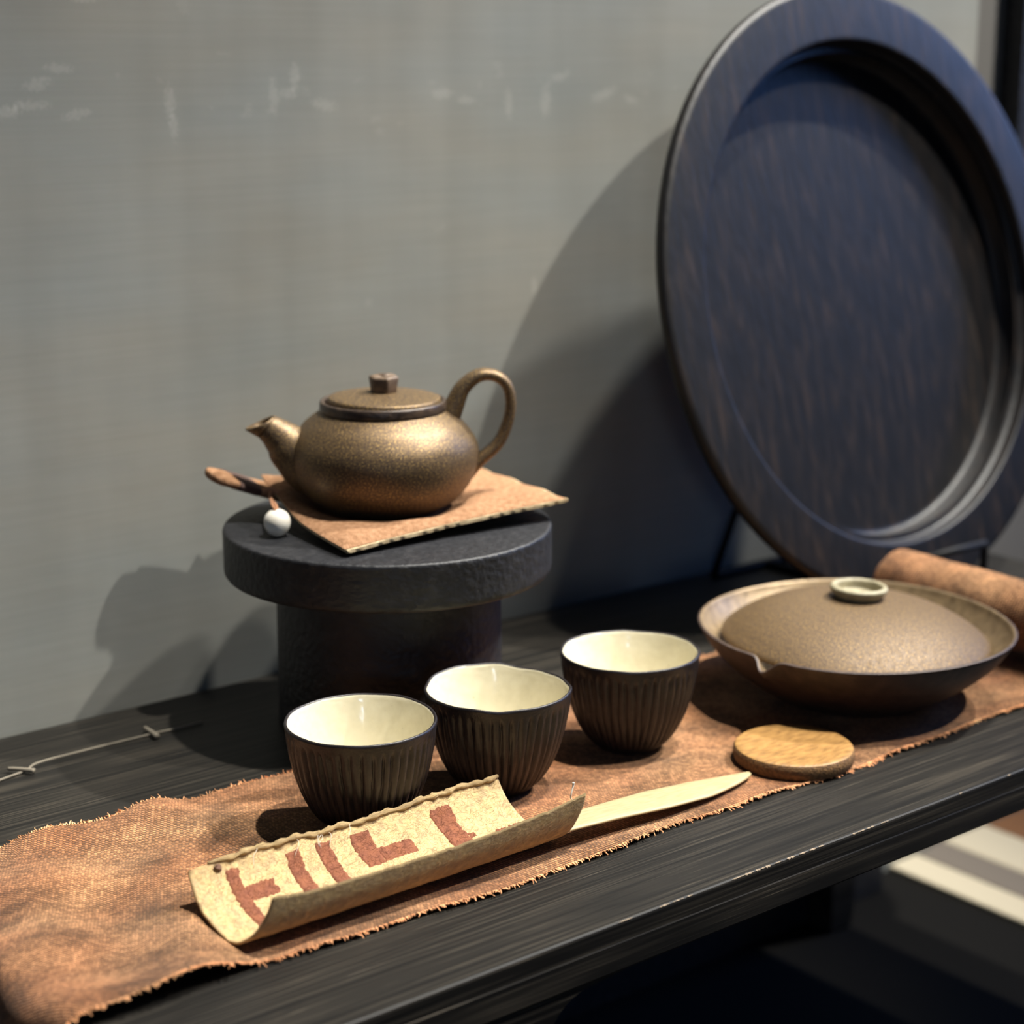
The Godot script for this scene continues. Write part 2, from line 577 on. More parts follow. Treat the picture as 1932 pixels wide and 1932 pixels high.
	block(0.012, 0.0, 0.0, 0.25, 0.012, 0.020, 0.002, fr)
	block(0.012, 0.50, 0.0, 0.25, 0.512, 0.020, 0.002, fr)
	obj("frame", done(fr), M.stool_wood, pl)

func spot_fitting(called_at: Vector3, aim: Vector3, label: String, energy: float, angle: float, color: Color) -> void:
	var t := thing("ceiling_spotlight", label, "lamp", called_at, 0.0, "ceiling spotlights")
	var d := (aim - called_at).normalized()
	var q := Quaternion(Vector3.DOWN, d)
	var can := obj("housing", done(lathe([Vector2(0.0, 0.16), Vector2(0.045, 0.16), Vector2(0.052, 0.15), Vector2(0.052, 0.0), Vector2(0.046, 0.0), Vector2(0.044, 0.02), Vector2(0.0, 0.02)], 32)), M.lamp_housing, t)
	can.quaternion = q
	var glow := obj("lens", done(lathe([Vector2(0.0, 0.010), Vector2(0.040, 0.010), Vector2(0.040, 0.018), Vector2(0.0, 0.018)], 32)), M.lamp_glow, t)
	glow.quaternion = q
	obj("stem", done(lathe([Vector2(0.0, 0.02), Vector2(0.008, 0.02), Vector2(0.008, 3.3 - called_at.y), Vector2(0.0, 3.3 - called_at.y)], 12)), M.lamp_housing, t)
	var l := SpotLight3D.new()
	l.name = "beam"
	t.add_child(l)
	l.position = d * 0.05
	l.quaternion = Quaternion(Vector3.FORWARD, d)
	l.light_color = color
	l.light_energy = energy
	l.light_size = 0.035
	l.spot_range = 8.0
	l.spot_attenuation = 2.0
	l.spot_angle = angle
	l.spot_angle_attenuation = 0.8
	l.shadow_enabled = true

# ---------------------------------------------------------------- the bench
func build_bench() -> void:
	var t := thing("display_bench", "long dark brushed wooden bench with rounded end along the plaster wall", "bench", Vector3(0, 0, 0))
	var o := []
	o.append(Vector2(0.2835, 0.003))
	for k in 13:
		var a := PI - PI / 2 * k / 12.0
		o.append(Vector2(0.2835 + 0.085 + cos(a) * 0.085, 0.301 + sin(a) * 0.085))
	o.append(Vector2(1.145, 0.386))
	o.append(Vector2(1.145, 0.003))
	var prof := [Vector2(0.002, -0.0245), Vector2(0.0, -0.0225), Vector2(0.0, -0.0100), Vector2(0.0003, -0.0095), Vector2(0.0003, -0.0014), Vector2(0.0006, -0.0005), Vector2(0.0014, 0.0)]
	for k in prof.size():
		prof[k].y += TY
	obj("top", done(slab(o, prof)), M.bench_wood, t)
	# pale wood where the front arris is worn
	var wear := new_st()
	var wx := 0.47
	while wx < 0.80:
		var wl := rng.randf_range(0.002, 0.010)
		var near := exp(-pow((wx - 0.60) / 0.055, 2.0))
		if rng.randf() < 0.16 + 0.7 * near:
			var wh := rng.randf_range(0.0003, 0.0006) + 0.0005 * near * rng.randf()
			var x1 := wx + wl
			grid(wear, 6, 3, func(u: float, v: float) -> Vector3:
				var e := sin(PI * u) * (0.6 + 0.4 * sin(u * 17.0 + wx * 900.0))
				var a := lerpf(-1.0, 1.0, v) * wh * e
				return Vector3(lerpf(wx, x1, u), TY - 0.0002 - maxf(-a, 0.0) * 1.2 + 0.00012, 0.3860 - 0.0005 - maxf(a, 0.0) * 1.6 + maxf(-a, 0.0) * 0.3))
		wx += wl * rng.randf_range(0.8, 1.6)
	obj("worn_arris", done(wear), M.worn_wood, t).set_meta("kind", "stuff")
	# end leg, a wide panel with a rounded inner corner
	var leg := CSGPolygon3D.new()
	var pg := PackedVector2Array([Vector2(0.31, 0.0), Vector2(0.31, TY - 0.0245), Vector2(0.52, TY - 0.0245)])
	for k in 9:
		var a := PI / 2 + PI / 2 * k / 8.0
		pg.append(Vector2(0.497 + cos(a) * 0.025, TY - 0.0265 - 0.025 + sin(a) * 0.025))
	pg.append(Vector2(0.472, 0.0))
	leg.polygon = pg
	leg.depth = 0.026
	leg.name = "leg"
	leg.material = M.bench_wood
	t.add_child(leg)
	leg.position = Vector3(0, 0, 0.384)
	obj("leg", done(block(1.085, 0.0, 0.345, 1.115, TY - 0.0245, 0.375, 0.002)), M.bench_wood, t)
	obj("leg", done(block(1.04, 0.0, 0.026, 1.065, TY - 0.0245, 0.05, 0.002)), M.bench_wood, t)
	obj("back_panel", done(block(0.31, 0.0, 0.006, 1.13, TY - 0.0245, 0.024, 0.001)), M.stool_wood, t)

# ---------------------------------------------------------------- the runner
func cloth_y(x: float, z: float) -> float:
	var h := 0.0016
	var left := smoothstep(0.45, 0.33, x)
	h += left * (0.0022 + 0.0022 * sin(x * 95.0 + z * 40.0) + 0.0012 * sin(x * 40.0 - z * 90.0))
	h += 0.0055 * exp(-pow((x - 0.411) / 0.016, 2.0)) * smoothstep(0.20, 0.15, z)
	h += 0.0065 * exp(-pow((x - 0.322) / 0.034, 2.0)) * smoothstep(0.265, 0.325, z)
	h += 0.0006 * (1.0 + sin(x * 60.0 + sin(z * 70.0) * 1.5)) * (1.0 - left)
	var free := 1.0
	for q in [Vector3(0.4844, 0.2286, 0.03), Vector3(0.5652, 0.2329, 0.03), Vector3(0.6578, 0.2307, 0.03), Vector3(0.818, 0.25, 0.075), Vector3(0.7114, 0.3023, 0.045)]:
		free = minf(free, smoothstep(q.z * 0.7, q.z * 1.25, Vector2(x - q.x, z - q.y).length()))
	free = minf(free, 1.0 - smoothstep(0.36, 0.372, x) * smoothstep(0.69, 0.66, x) * smoothstep(0.272, 0.288, z) * (1.0 - smoothstep(0.312, 0.324, z)))
	return 0.0012 + (h - 0.0012) * free

func cloth_edge(x: float, back: bool) -> float:
	if back:
		return 0.1495 + 0.0020 * sin(x * 31.0) + 0.0012 * sin(x * 77.0 + 1.0)
	return 0.3285 + 0.0022 * sin(x * 27.0 + 0.6) + 0.0010 * sin(x * 81.0) - 0.004 * smoothstep(0.45, 0.30, x)

func cloth_point(s: float, v: float) -> Vector3:
	# s runs along the bench; past its left end the cloth turns down, v goes from the back edge to the front one
	var x := maxf(s, 0.2885)
	var z := lerpf(cloth_edge(x, true), cloth_edge(x, false), v)
	var y := cloth_y(x, z)
	if s < 0.2885:
		var d := 0.2885 - s
		var r := 0.012
		var a := minf(d / r, PI / 2)
		x -= sin(a) * r
		y -= (1.0 - cos(a)) * r
		y -= maxf(0.0, d - r * PI / 2)
		x -= 0.004 * sin(z * 70.0) * smoothstep(0.0, 0.03, d)
	return Vector3(x, y + TY, z)

func cloth_tint(s: float, v: float) -> Color:
	var a := fine.get_noise_2d(s * 1800.0, v * 420.0)
	var b := fine.get_noise_2d(s * 7000.0 + 500.0, v * 1800.0)
	var l := 0.84 + 0.56 * a + 0.24 * b
	var warm := 0.5 + 0.9 * fine.get_noise_2d(s * 1100.0 - 900.0, v * 300.0 + 77.0)
	var c := Color(0.66, 0.295, 0.138).lerp(Color(0.75, 0.405, 0.205), clampf(warm, 0, 1))
	return Color(c.r * l, c.g * l, c.b * l)

func build_runner() -> void:
	var t := thing("table_runner", "rust brown woven cloth runner with frayed edges lying along the bench", "cloth", Vector3.ZERO)
	var s0 := 0.20
	var s1 := 0.948
	var st := new_st()
	var uvf := func(u: float, v: float) -> Vector2:
		return Vector2(lerpf(s0, s1, u) / 0.056, v * 0.18 / 0.050)
	var colf := func(u: float, v: float) -> Color:
		return cloth_tint(lerpf(s0, s1, u), v)
	grid(st, 330, 84, func(u: float, v: float) -> Vector3:
		return cloth_point(lerpf(s0, s1, u), 1.0 - v), uvf, colf)
	# the underside, a thread lower, and the hems
	grid(st, 110, 12, func(u: float, v: float) -> Vector3:
		return cloth_point(lerpf(s0, s1, u), v) - Vector3(0, 0.0007, 0), uvf, colf)
	obj("cloth", done(st), M.runner_cloth, t)
	# frayed threads
	st = new_st()
	for side in [0.0, 1.0]:
		var s := s0
		while s < s1 - 0.003:
			s += rng.randf_range(0.0006, 0.0017)
			var p := cloth_point(s, side)
			var out := -1.0 if side == 0.0 else 1.0
			p.z -= out * 0.0008
			var n := 1 + int(rng.randf() < 0.4)
			for k in n:
				var l := rng.randf_range(0.0012, 0.0034) * (1.0 + 0.5 * fine.get_noise_1d(s * 9000.0))
				var dir := Vector3(rng.randf_range(-0.7, 0.7), rng.randf_range(-0.25, 0.35), out).normalized()
				var a := p + Vector3(rng.randf_range(-0.0005, 0.0005), 0, 0)
				var b := a + dir * l * 0.6
				var c := b + (dir + Vector3(rng.randf_range(-0.9, 0.9), rng.randf_range(-0.6, 0.3), 0)).normalized() * l * 0.55
				if s > 0.30:
					c.y = maxf(c.y, TY + 0.0004)
					b.y = maxf(b.y, TY + 0.0004)
				var q := cloth_tint(s, side) * rng.randf_range(0.95, 1.45)
				var at := [a, b, c]
				var w := rng.randf_range(0.00026, 0.00042)
				var e := dir.cross(Vector3.UP).normalized()
				for i in 2:
					for f in 3:
						var o0 := e * cos(TAU * f / 3.0) * w + Vector3.UP * sin(TAU * f / 3.0) * w
						var o1 := e * cos(TAU * (f + 1) / 3.0) * w + Vector3.UP * sin(TAU * (f + 1) / 3.0) * w
						var f1 := 0.7 if i == 1 else 1.0
						for g in [at[i] + o0, at[i] + o1, at[i + 1] + o0 * f1, at[i + 1] + o0 * f1, at[i] + o1, at[i + 1] + o1 * f1]:
							st.set_color(q)
							st.add_vertex(g)
	var fr := obj("fringe", done(st), M.fringe_thread, t)
	fr.set_meta("kind", "stuff")
	# the rolled-up end
	st = new_st()
	var cx := 0.9485
	var turns := 3.2
	var z0 := 0.168
	var z1 := 0.345
	var spiral := func(u: float) -> Vector2:
		var a := -PI / 2 + u * TAU * turns
		var r := lerpf(0.0262, 0.008, u)
		return Vector2(cx + cos(a) * r, 0.0272 + sin(a) * r * 0.98)
	grid(st, 180, 40, func(u: float, v: float) -> Vector3:
		var q: Vector2 = spiral.call(u)
		return Vector3(q.x + 0.0006 * sin(v * 22.0), q.y + TY, lerpf(z0, z1, v) + 0.003 * sin(u * 9.0)),
		func(u: float, v: float) -> Vector2: return Vector2(u * turns * 0.14 / 0.062, v * 0.177 / 0.062),
		func(u: float, v: float) -> Color: return cloth_tint(1.0 + u * 0.4, v) * 1.12)
	obj("rolled_end", done(st), M.runner_cloth, t)

# ---------------------------------------------------------------- tea ware
func build_cup(sd: int, at: Vector3, label: String, turn: float, wave: float) -> void:
	var t := thing("tea_cup", label, "cup", at, turn, "ribbed tea cups on the runner")
	var n := FastNoiseLite.new()
	n.seed = sd
	n.frequency = 1.0
	var ribs := 46
	var outer := smooth([Vector2(0.0145, 0.0), Vector2(0.0170, 0.0008), Vector2(0.0200, 0.0035), Vector2(0.0238, 0.0075), Vector2(0.0275, 0.0135), Vector2(0.0312, 0.0220), Vector2(0.0341, 0.0320), Vector2(0.0361, 0.0425), Vector2(0.0369, 0.0495), Vector2(0.0374, 0.0530)], 5)
	outer.push_front(Vector2(0.0, 0.0004))
	for q in [Vector2(0.0372, 0.0538), Vector2(0.0367, 0.0542), Vector2(0.0361, 0.0540), Vector2(0.0358, 0.0535)]:
		outer.append(q)
	var rim := func(a: float) -> float:
		return wave * (0.6 * sin(2.0 * a + sd) + 0.5 * sin(3.0 * a + 1.7 * sd) + 0.35 * sin(7.0 * a + sd) + 0.25 * sin(11.0 * a))
	var shape := func(w: Vector3, a: float, q: Vector2) -> Vector3:
		var k := clampf(q.y / 0.054, 0.0, 1.0)
		var cut := smoothstep(0.002, 0.009, q.y) * smoothstep(0.0505, 0.0455, q.y + 0.0015 * n.get_noise_1d(a * 9.0))
		var b := a + 0.035 * n.get_noise_2d(cos(a) * 6.0 + q.y * 30.0, sin(a) * 6.0)
		var f := pow(absf(sin(b * ribs * 0.5)), 0.60)
		var deep := 0.00210 * (0.75 + 0.5 * n.get_noise_2d(cos(a) * 11.0, sin(a) * 11.0 + 7.0))
		var r := q.x - deep * cut * (1.0 - f)
		r += 0.0004 * sin(2.0 * a + 0.8 * sd) * k + 0.5 * (rim.call(a) as float) * k
		return Vector3(cos(-a) * r, q.y + (rim.call(a) as float) * k * k * k, sin(-a) * r)
	obj("body", done(lathe(outer, 552, shape)), M.cup_clay, t)
	var inner := smooth([Vector2(0.0362, 0.0537), Vector2(0.0355, 0.0530), Vector2(0.0346, 0.0500), Vector2(0.0322, 0.0420), Vector2(0.0288, 0.0320), Vector2(0.0240, 0.0215), Vector2(0.0178, 0.0135), Vector2(0.0095, 0.0088), Vector2(0.0, 0.0075)], 4)
	var smoothed := func(w: Vector3, a: float, q: Vector2) -> Vector3:
		var k := clampf(q.y / 0.054, 0.0, 1.0)
		var r := q.x + (0.0004 * sin(2.0 * a + 0.8 * sd) * k + 0.5 * (rim.call(a) as float) * k) * smoothstep(0.0, 0.01, q.x)
		r += 0.00018 * n.get_noise_2d(q.y * 500.0, a * 2.0) * smoothstep(0.0, 0.01, q.x)
		return Vector3(cos(-a) * r, q.y + (rim.call(a) as float) * k * k * k, sin(-a) * r)
	obj("lining", done(lathe(inner, 160, smoothed)), M.cup_glaze, t)

func build_stool() -> void:
	var t := thing("round_stand", "black round pedestal stand carrying the teapot beside the wall", "stand", Vector3(0.5869, TY, 0.1075))
	obj("column", done(lathe([Vector2(0.0, 0.0), Vector2(0.0628, 0.0), Vector2(0.0634, 0.0006), Vector2(0.0634, 0.002), Vector2(0.0628, 0.086), Vector2(0.0628, 0.088), Vector2(0.0, 0.088)], 96)), M.stool_wood, t)
	obj("top_disc", done(lathe([Vector2(0.0, 0.0868), Vector2(0.0880, 0.0868), Vector2(0.0900, 0.0875), Vector2(0.0911, 0.0890), Vector2(0.0913, 0.0910), Vector2(0.0913, 0.0920), Vector2(0.0913, 0.1104), Vector2(0.0913, 0.1114), Vector2(0.0911, 0.1124), Vector2(0.0906, 0.1131), Vector2(0.0898, 0.1134), Vector2(0.0888, 0.1134), Vector2(0.0, 0.1134)], 128)), M.stool_wood, t)

func pad_point(u: float, v: float) -> Vector3:
	# u from left to right, v from front to back
	var a := Vector3(0.526, 0.0025, 0.1555).lerp(Vector3(0.668, 0.0100, 0.1640), u)
	var b := Vector3(0.5530, 0.0120, 0.0300).lerp(Vector3(0.690, 0.0055, 0.060), u)
	var p := a.lerp(b, v)
	p.z += 0.006 * sin(PI * u) * (v - 0.5)
	var left := pow(1.0 - u, 3.0)
	p.x -= 0.006 * left * sin(PI * v)
	p.y += left * 0.004 * smoothstep(0.35, 0.7, v)
	var pressed := smoothstep(0.055, 0.030, Vector2(p.x - 0.5926, p.z - 0.0965).length())
	p.y = lerpf(p.y, 0.0, pressed)
	# cloth that overhangs the disc droops; the middle lies on it
	p.y += 0.0007 * sin(u * 23.0) * sin(v * 17.0) * (1.0 - pressed)
	p.y = maxf(p.y, 0.0002)
	return p

func build_pad() -> void:
	var t := thing("folded_pad", "brown felt pouch used as a pad between the teapot and black stand", "pouch", Vector3(0, TY + 0.1134, 0))
	var th := func(u: float, v: float) -> float:
		var e := minf(minf(u, 1.0 - u), minf(v, 1.0 - v))
		return 0.0022 + 0.0026 * sqrt(clampf(e / 0.10, 0.0, 1.0))
	var st := new_st()
	var low := 0.0018
	grid(st, 60, 60, func(u: float, v: float) -> Vector3:
		return pad_point(u, v) + Vector3(0, th.call(u, v), 0))
	var side := func(s: float) -> Vector2:
		var q := fposmod(s, 1.0) * 4.0
		if q < 1.0:
			return Vector2(q, 0)
		if q < 2.0:
			return Vector2(1, q - 1.0)
		if q < 3.0:
			return Vector2(3.0 - q, 1)
		return Vector2(0, 4.0 - q)
	grid(st, 240, 2, func(s: float, v: float) -> Vector3:
		var q: Vector2 = side.call(s)
		var out := Vector2(q.x - 0.5, q.y - 0.5)
		var p := pad_point(q.x, q.y)
		p.y += lerpf(low, th.call(q.x, q.y), v)
		var b := sin(PI * v) * 0.0006
		return p + Vector3(out.x * b, 0, -out.y * b))
	grid(st, 30, 30, func(u: float, v: float) -> Vector3:
		return pad_point(u, 1.0 - v) + Vector3(0, low, 0))
	obj("felt", done(st), M.pad_cloth, t)
	# the pale lining shows as a thin edge below the felt
	st = new_st()
	grid(st, 40, 40, func(u: float, v: float) -> Vector3:
		var q := Vector2(lerpf(0.004, 1.010, u), lerpf(-0.013, 0.99, v))
		return pad_point(q.x, q.y) + Vector3(0, low, 0))
	grid(st, 240, 1, func(s: float, v: float) -> Vector3:
		var q: Vector2 = side.call(s)
		q = Vector2(lerpf(0.004, 1.010, q.x), lerpf(-0.013, 0.99, q.y))
		return pad_point(q.x, q.y) + Vector3(0, lerpf(0.0, low, v) + 0.0002 * sin(s * 300.0) * v, 0))
	grid(st, 20, 20, func(u: float, v: float) -> Vector3:
		var q := Vector2(lerpf(0.004, 1.010, u), lerpf(-0.013, 0.99, 1.0 - v))
		return pad_point(q.x, q.y))
	obj("lining", done(st), M.pad_lining, t)
	# flap lifted at the left end, with a dark ribbon where it folds
	var fp := curve([Vector3(0.5085, 0.0270, 0.0490), Vector3(0.5125, 0.0262, 0.0486), Vector3(0.5190, 0.0240, 0.0478), Vector3(0.5280, 0.0204, 0.0466), Vector3(0.5390, 0.0158, 0.0460), Vector3(0.5560, 0.0095, 0.0470)], 8)
	var across := Vector3(0.20, -0.24, 0.95).normalized()
	obj("flap", done(sweep(fp, func(k: float) -> Vector2:
		var e := sqrt(clampf(k / 0.22, 0.0, 1.0))
		return Vector2(0.0092 * e + 0.0005 + 0.004 * k, 0.0010 + 0.0023 * e), 28, across, null, true, 0.75)), M.pad_cloth, t)
	var rp: Array = fp.slice(18, 31)
	obj("ribbon", done(sweep(rp, func(_k: float) -> Vector2: return Vector2(0.0128, 0.0037), 28, across, null, true, 0.75)), M.dark_ribbon, t)
	# cord with a white bead hanging over the edge
	var k0 := Vector3(0.5385, 0.0135, 0.0600)
	var bead_at := Vector3(0.5222, 0.0076, 0.0960)
	st = sweep(curve([k0 + Vector3(0.012, 0.001, -0.002), k0 + Vector3(0.004, 0.0022, 0.0), k0 + Vector3(-0.0015, 0.0005, 0.005), bead_at + Vector3(0.002, 0.0085, -0.004), bead_at + Vector3(0, 0.006, 0)], 6), func(_t: float) -> Vector2: return Vector2(0.0009, 0.0009), 8)
	sweep(curve([k0 + Vector3(0.010, 0.001, 0.004), k0 + Vector3(0.002, 0.002, 0.004), k0 + Vector3(-0.003, 0.001, 0.008), bead_at + Vector3(-0.001, 0.0085, -0.002), bead_at + Vector3(0, 0.006, 0)], 6), func(_t: float) -> Vector2: return Vector2(0.0008, 0.0008), 8, Vector3.ZERO, st)
	sweep(curve([k0 + Vector3(-0.004, 0.0035, 0.001), k0 + Vector3(0.001, 0.0042, 0.004), k0 + Vector3(0.0035, 0.0020, 0.007)], 5), func(_t: float) -> Vector2: return Vector2(0.0013, 0.0013), 8, Vector3.ZERO, st)
	obj("cord", done(st), M.cord_thread, t)
	var bead := []
	for k in 19:
		var a := -PI / 2 + PI * k / 18.0
		bead.append(Vector2(cos(a) * 0.0073 * (1.0 + 0.06 * sin(a)), sin(a) * 0.0076))
	obj("bead", done(lathe(bead, 40)), M.bead_stone, t, bead_at).set_meta("label", "white round bead on cord")

func build_teapot() -> void:
	var t := thing("teapot", "small bronze glazed stoneware teapot with loop handle", "teapot", Vector3(0.5926, TY + 0.1134 + 0.0049, 0.0965), 0.0)
	t.rotation.y = deg_to_rad(-32.0)          # spout to -x, handle to +x
	var body := smooth([Vector2(0.0, 0.0008), Vector2(0.0270, 0.0), Vector2(0.0330, 0.0020), Vector2(0.0420, 0.0080), Vector2(0.0495, 0.0180), Vector2(0.0527, 0.0290), Vector2(0.0515, 0.0390), Vector2(0.0455, 0.0480), Vector2(0.0390, 0.0535), Vector2(0.0352, 0.0560), Vector2(0.0338, 0.0572)], 6)
	var lump := func(w: Vector3, a: float, q: Vector2) -> Vector3:
		var k := 1.0 + 0.010 * fine.get_noise_2d(cos(a) * 90.0 + 40.0, sin(a) * 90.0 + q.y * 3000.0) + 0.005 * sin(5.0 * a + 1.0)
		return Vector3(w.x * k, w.y, w.z * k)
	obj("body", done(lathe(body, 120, lump)), M.bronze_glaze, t)
	# raised collar round the lid
	obj("collar", done(lathe(smooth([Vector2(0.0330, 0.0560), Vector2(0.0349, 0.0566), Vector2(0.0353, 0.0585), Vector2(0.0351, 0.0612), Vector2(0.0341, 0.0622), Vector2(0.0327, 0.0616), Vector2(0.0322, 0.0596), Vector2(0.0318, 0.0570)], 4), 96)), M.dark_glaze, t)
	var lid := obj("lid", done(lathe(smooth([Vector2(0.0, 0.0570), Vector2(0.0300, 0.0580), Vector2(0.0315, 0.0600), Vector2(0.0312, 0.0628), Vector2(0.0295, 0.0640), Vector2(0.0220, 0.0652), Vector2(0.0120, 0.0662), Vector2(0.0, 0.0666)], 4), 96)), M.bronze_glaze, t)
	lid.rotation.z = deg_to_rad(-0.8)
	# hand-cut faceted knob
	var cut := func(w: Vector3, a: float, q: Vector2) -> Vector3:
		var f := 1.0 / maxf(cos(fposmod(a + 0.3, TAU / 6.0) - TAU / 12.0), 0.5) * 0.93
		return Vector3(w.x * f, w.y + 0.0012 * sin(a + 0.6) * smoothstep(0.008, 0.014, q.y) + 0.0008 * sin(3.0 * a) * smoothstep(0.010, 0.014, q.y), w.z * f)
	obj("knob", done(lathe([Vector2(0.0, 0.0), Vector2(0.0066, 0.0), Vector2(0.0071, 0.0010), Vector2(0.0075, 0.0050), Vector2(0.0080, 0.0080), Vector2(0.0077, 0.0093), Vector2(0.0055, 0.0098), Vector2(0.0, 0.0090)], 60, cut)), M.knob_clay, lid, Vector3(-0.0005, 0.0660, 0))
	# spout, hollow at the mouth
	var sp := curve([Vector3(-0.0300, 0.0270, 0), Vector3(-0.0410, 0.0300, 0), Vector3(-0.0510, 0.0360, 0), Vector3(-0.0565, 0.0415, 0), Vector3(-0.0610, 0.0456, 0), Vector3(-0.0645, 0.0482, 0)], 8)
	var sr := func(k: float) -> Vector2:
		var r: float = lerp_profile([Vector2(0.0235, 0), Vector2(0.0200, 0), Vector2(0.0142, 0), Vector2(0.0106, 0), Vector2(0.0086, 0), Vector2(0.0074, 0)], k).x
		return Vector2(r, r)
	var st := new_st()
	sweep(sp, sr, 36, Vector3(0, 0, 1), st, false)
	# lip: the mouth is cut aslant and its lower edge pulled out to a beak
	var mouth: Vector3 = sp[-1]
	var ax: Vector3 = (mouth - (sp[-2] as Vector3)).normalized()
	var up := Vector3(0, 0, 1).cross(ax).normalized()
	grid(st, 10, 36, func(u: float, v: float) -> Vector3:
		var a := -TAU * (v if v < 1.0 else 0.0)
		var low := sin(a) * (-1.0 if up.y > 0.0 else 1.0)
		var beak := pow(maxf(low, 0.0), 4.0)
		var r := 0.0074
		var fwd := 0.0
		if u < 0.4:
			fwd = u / 0.4
		elif u < 0.6:
			fwd = 1.0
			r = lerpf(0.0074, 0.0060, (u - 0.4) / 0.2)
		else:
			fwd = lerpf(1.0, -2.0, (u - 0.6) / 0.4)
			r = lerpf(0.0060, 0.0054, (u - 0.6) / 0.4)
		var adv := fwd * (0.0040 + 0.0040 * low + 0.0008 * beak) if fwd > 0.0 else fwd * 0.005
		return mouth + ax * adv + Vector3(0, 0, 1) * cos(a) * r * (1.0 - 0.10 * beak * maxf(fwd, 0.0)) + up * sin(a) * r * (1.0 + 0.10 * beak * maxf(fwd, 0.0)))
	obj("spout", done(st), M.bronze_glaze, t)
	var hole := new_st()
	for k in 24:
		var a0 := TAU * k / 24.0
		var a1 := TAU * (k + 1) / 24.0
		var c := mouth - ax * 0.011
		for w in [c, c + Vector3(0, 0, cos(a0)) * 0.0062 + up * sin(a0) * 0.0062, c + Vector3(0, 0, cos(a1)) * 0.0062 + up * sin(a1) * 0.0062]:
			hole.add_vertex(w)
	obj("mouth", done(hole), M.black_metal, t)
	# loop handle, a flat strap
	var hp := curve([Vector3(0.0350, 0.0480, 0), Vector3(0.0400, 0.0590, 0), Vector3(0.0445, 0.0680, 0), Vector3(0.0530, 0.0745, 0), Vector3(0.0620, 0.0745, 0), Vector3(0.0690, 0.0690, 0), Vector3(0.0712, 0.0590, 0), Vector3(0.0695, 0.0480, 0), Vector3(0.0640, 0.0360, 0), Vector3(0.0530, 0.0260, 0), Vector3(0.0470, 0.0190, 0)], 6)
	obj("handle", done(sweep(hp, func(k: float) -> Vector2:
		return Vector2(0.0066 - 0.0012 * sin(PI * k) + 0.0012 * pow(1.0 - k, 4.0), 0.0036 + 0.0034 * pow(1.0 - k, 5.0) - 0.0006 * sin(PI * k)), 24, Vector3(0, 0, 1), null, true, 0.8)), M.bronze_glaze, t)

func build_bowl() -> void:
	var c := Vector3(0.818, TY + 0.0018, 0.25)
	var t := thing("pouring_bowl", "wide dark stoneware pouring bowl with notched lip on the runner", "bowl", c)
	var na := atan2(-0.0154, -0.0942)                # angle of the notch, for points (cos a, -sin a)
	var notch := func(w: Vector3, a: float, q: Vector2) -> Vector3:
		var d := wrapf(a - na, -PI, PI)
		var k := smoothstep(0.024, 0.0425, q.y)
		var g := exp(-pow(d / 0.060, 2.0))
		var far := exp(-pow(d / 0.17, 2.0))
		var r := q.x * (1.0 + 0.006 * sin(2.0 * a) * k) + (0.0060 * g - 0.0020 * far) * k
		return Vector3(cos(-a) * r, q.y - 0.0062 * g * k + 0.0005 * sin(3.0 * a) * k, sin(-a) * r)
	var outer := smooth([Vector2(0.0420, 0.0), Vector2(0.0460, 0.0010), Vector2(0.0530, 0.0050), Vector2(0.0640, 0.0120), Vector2(0.0750, 0.0210), Vector2(0.0840, 0.0300), Vector2(0.0895, 0.0375), Vector2(0.0920, 0.0418), Vector2(0.0918, 0.0428), Vector2(0.0906, 0.0431)], 5)
	outer.push_front(Vector2(0.0, 0.0005))
	obj("body", done(lathe(outer, 360, notch)), M.bowl_clay, t)
	var inner := smooth([Vector2(0.0907, 0.0431), Vector2(0.0896, 0.0424), Vector2(0.0872, 0.0388), Vector2(0.0820, 0.0330), Vector2(0.0740, 0.0262), Vector2(0.0600, 0.0160), Vector2(0.0400, 0.0090), Vector2(0.0200, 0.0064), Vector2(0.0, 0.0058)], 5)
	obj("inside", done(lathe(inner, 360, notch)), M.bowl_inside, t)
	# domed lid resting inside
	var l := thing("bowl_lid", "domed bronze glazed lid with ring knob resting inside the bowl", "lid", c + Vector3(0.0, 0.0325, 0.0))
	l.rotation_degrees = Vector3(1.0, 0, -1.4)
	var dome := smooth([Vector2(0.0755, 0.0), Vector2(0.0772, 0.0004), Vector2(0.0776, 0.0016), Vector2(0.0755, 0.0044), Vector2(0.0660, 0.0112), Vector2(0.0520, 0.0180), Vector2(0.0360, 0.0228), Vector2(0.0200, 0.0252), Vector2(0.0100, 0.0258), Vector2(0.0, 0.0259)], 5)
	var under := smooth([Vector2(0.0, 0.0225), Vector2(0.0360, 0.0195), Vector2(0.0600, 0.0110), Vector2(0.0720, 0.0030), Vector2(0.0755, 0.0)], 4)
	obj("dome", done(lathe(under + dome, 160)), M.lid_glaze, l)
	obj("knob", done(lathe(smooth([Vector2(0.0128, 0.0245), Vector2(0.0134, 0.0262), Vector2(0.0150, 0.0282), Vector2(0.0163, 0.0300), Vector2(0.0166, 0.0318), Vector2(0.0156, 0.0329), Vector2(0.0143, 0.0330), Vector2(0.0131, 0.0318), Vector2(0.0126, 0.0290), Vector2(0.0110, 0.0272), Vector2(0.0, 0.0268)], 4), 72)), M.ring_clay, l)

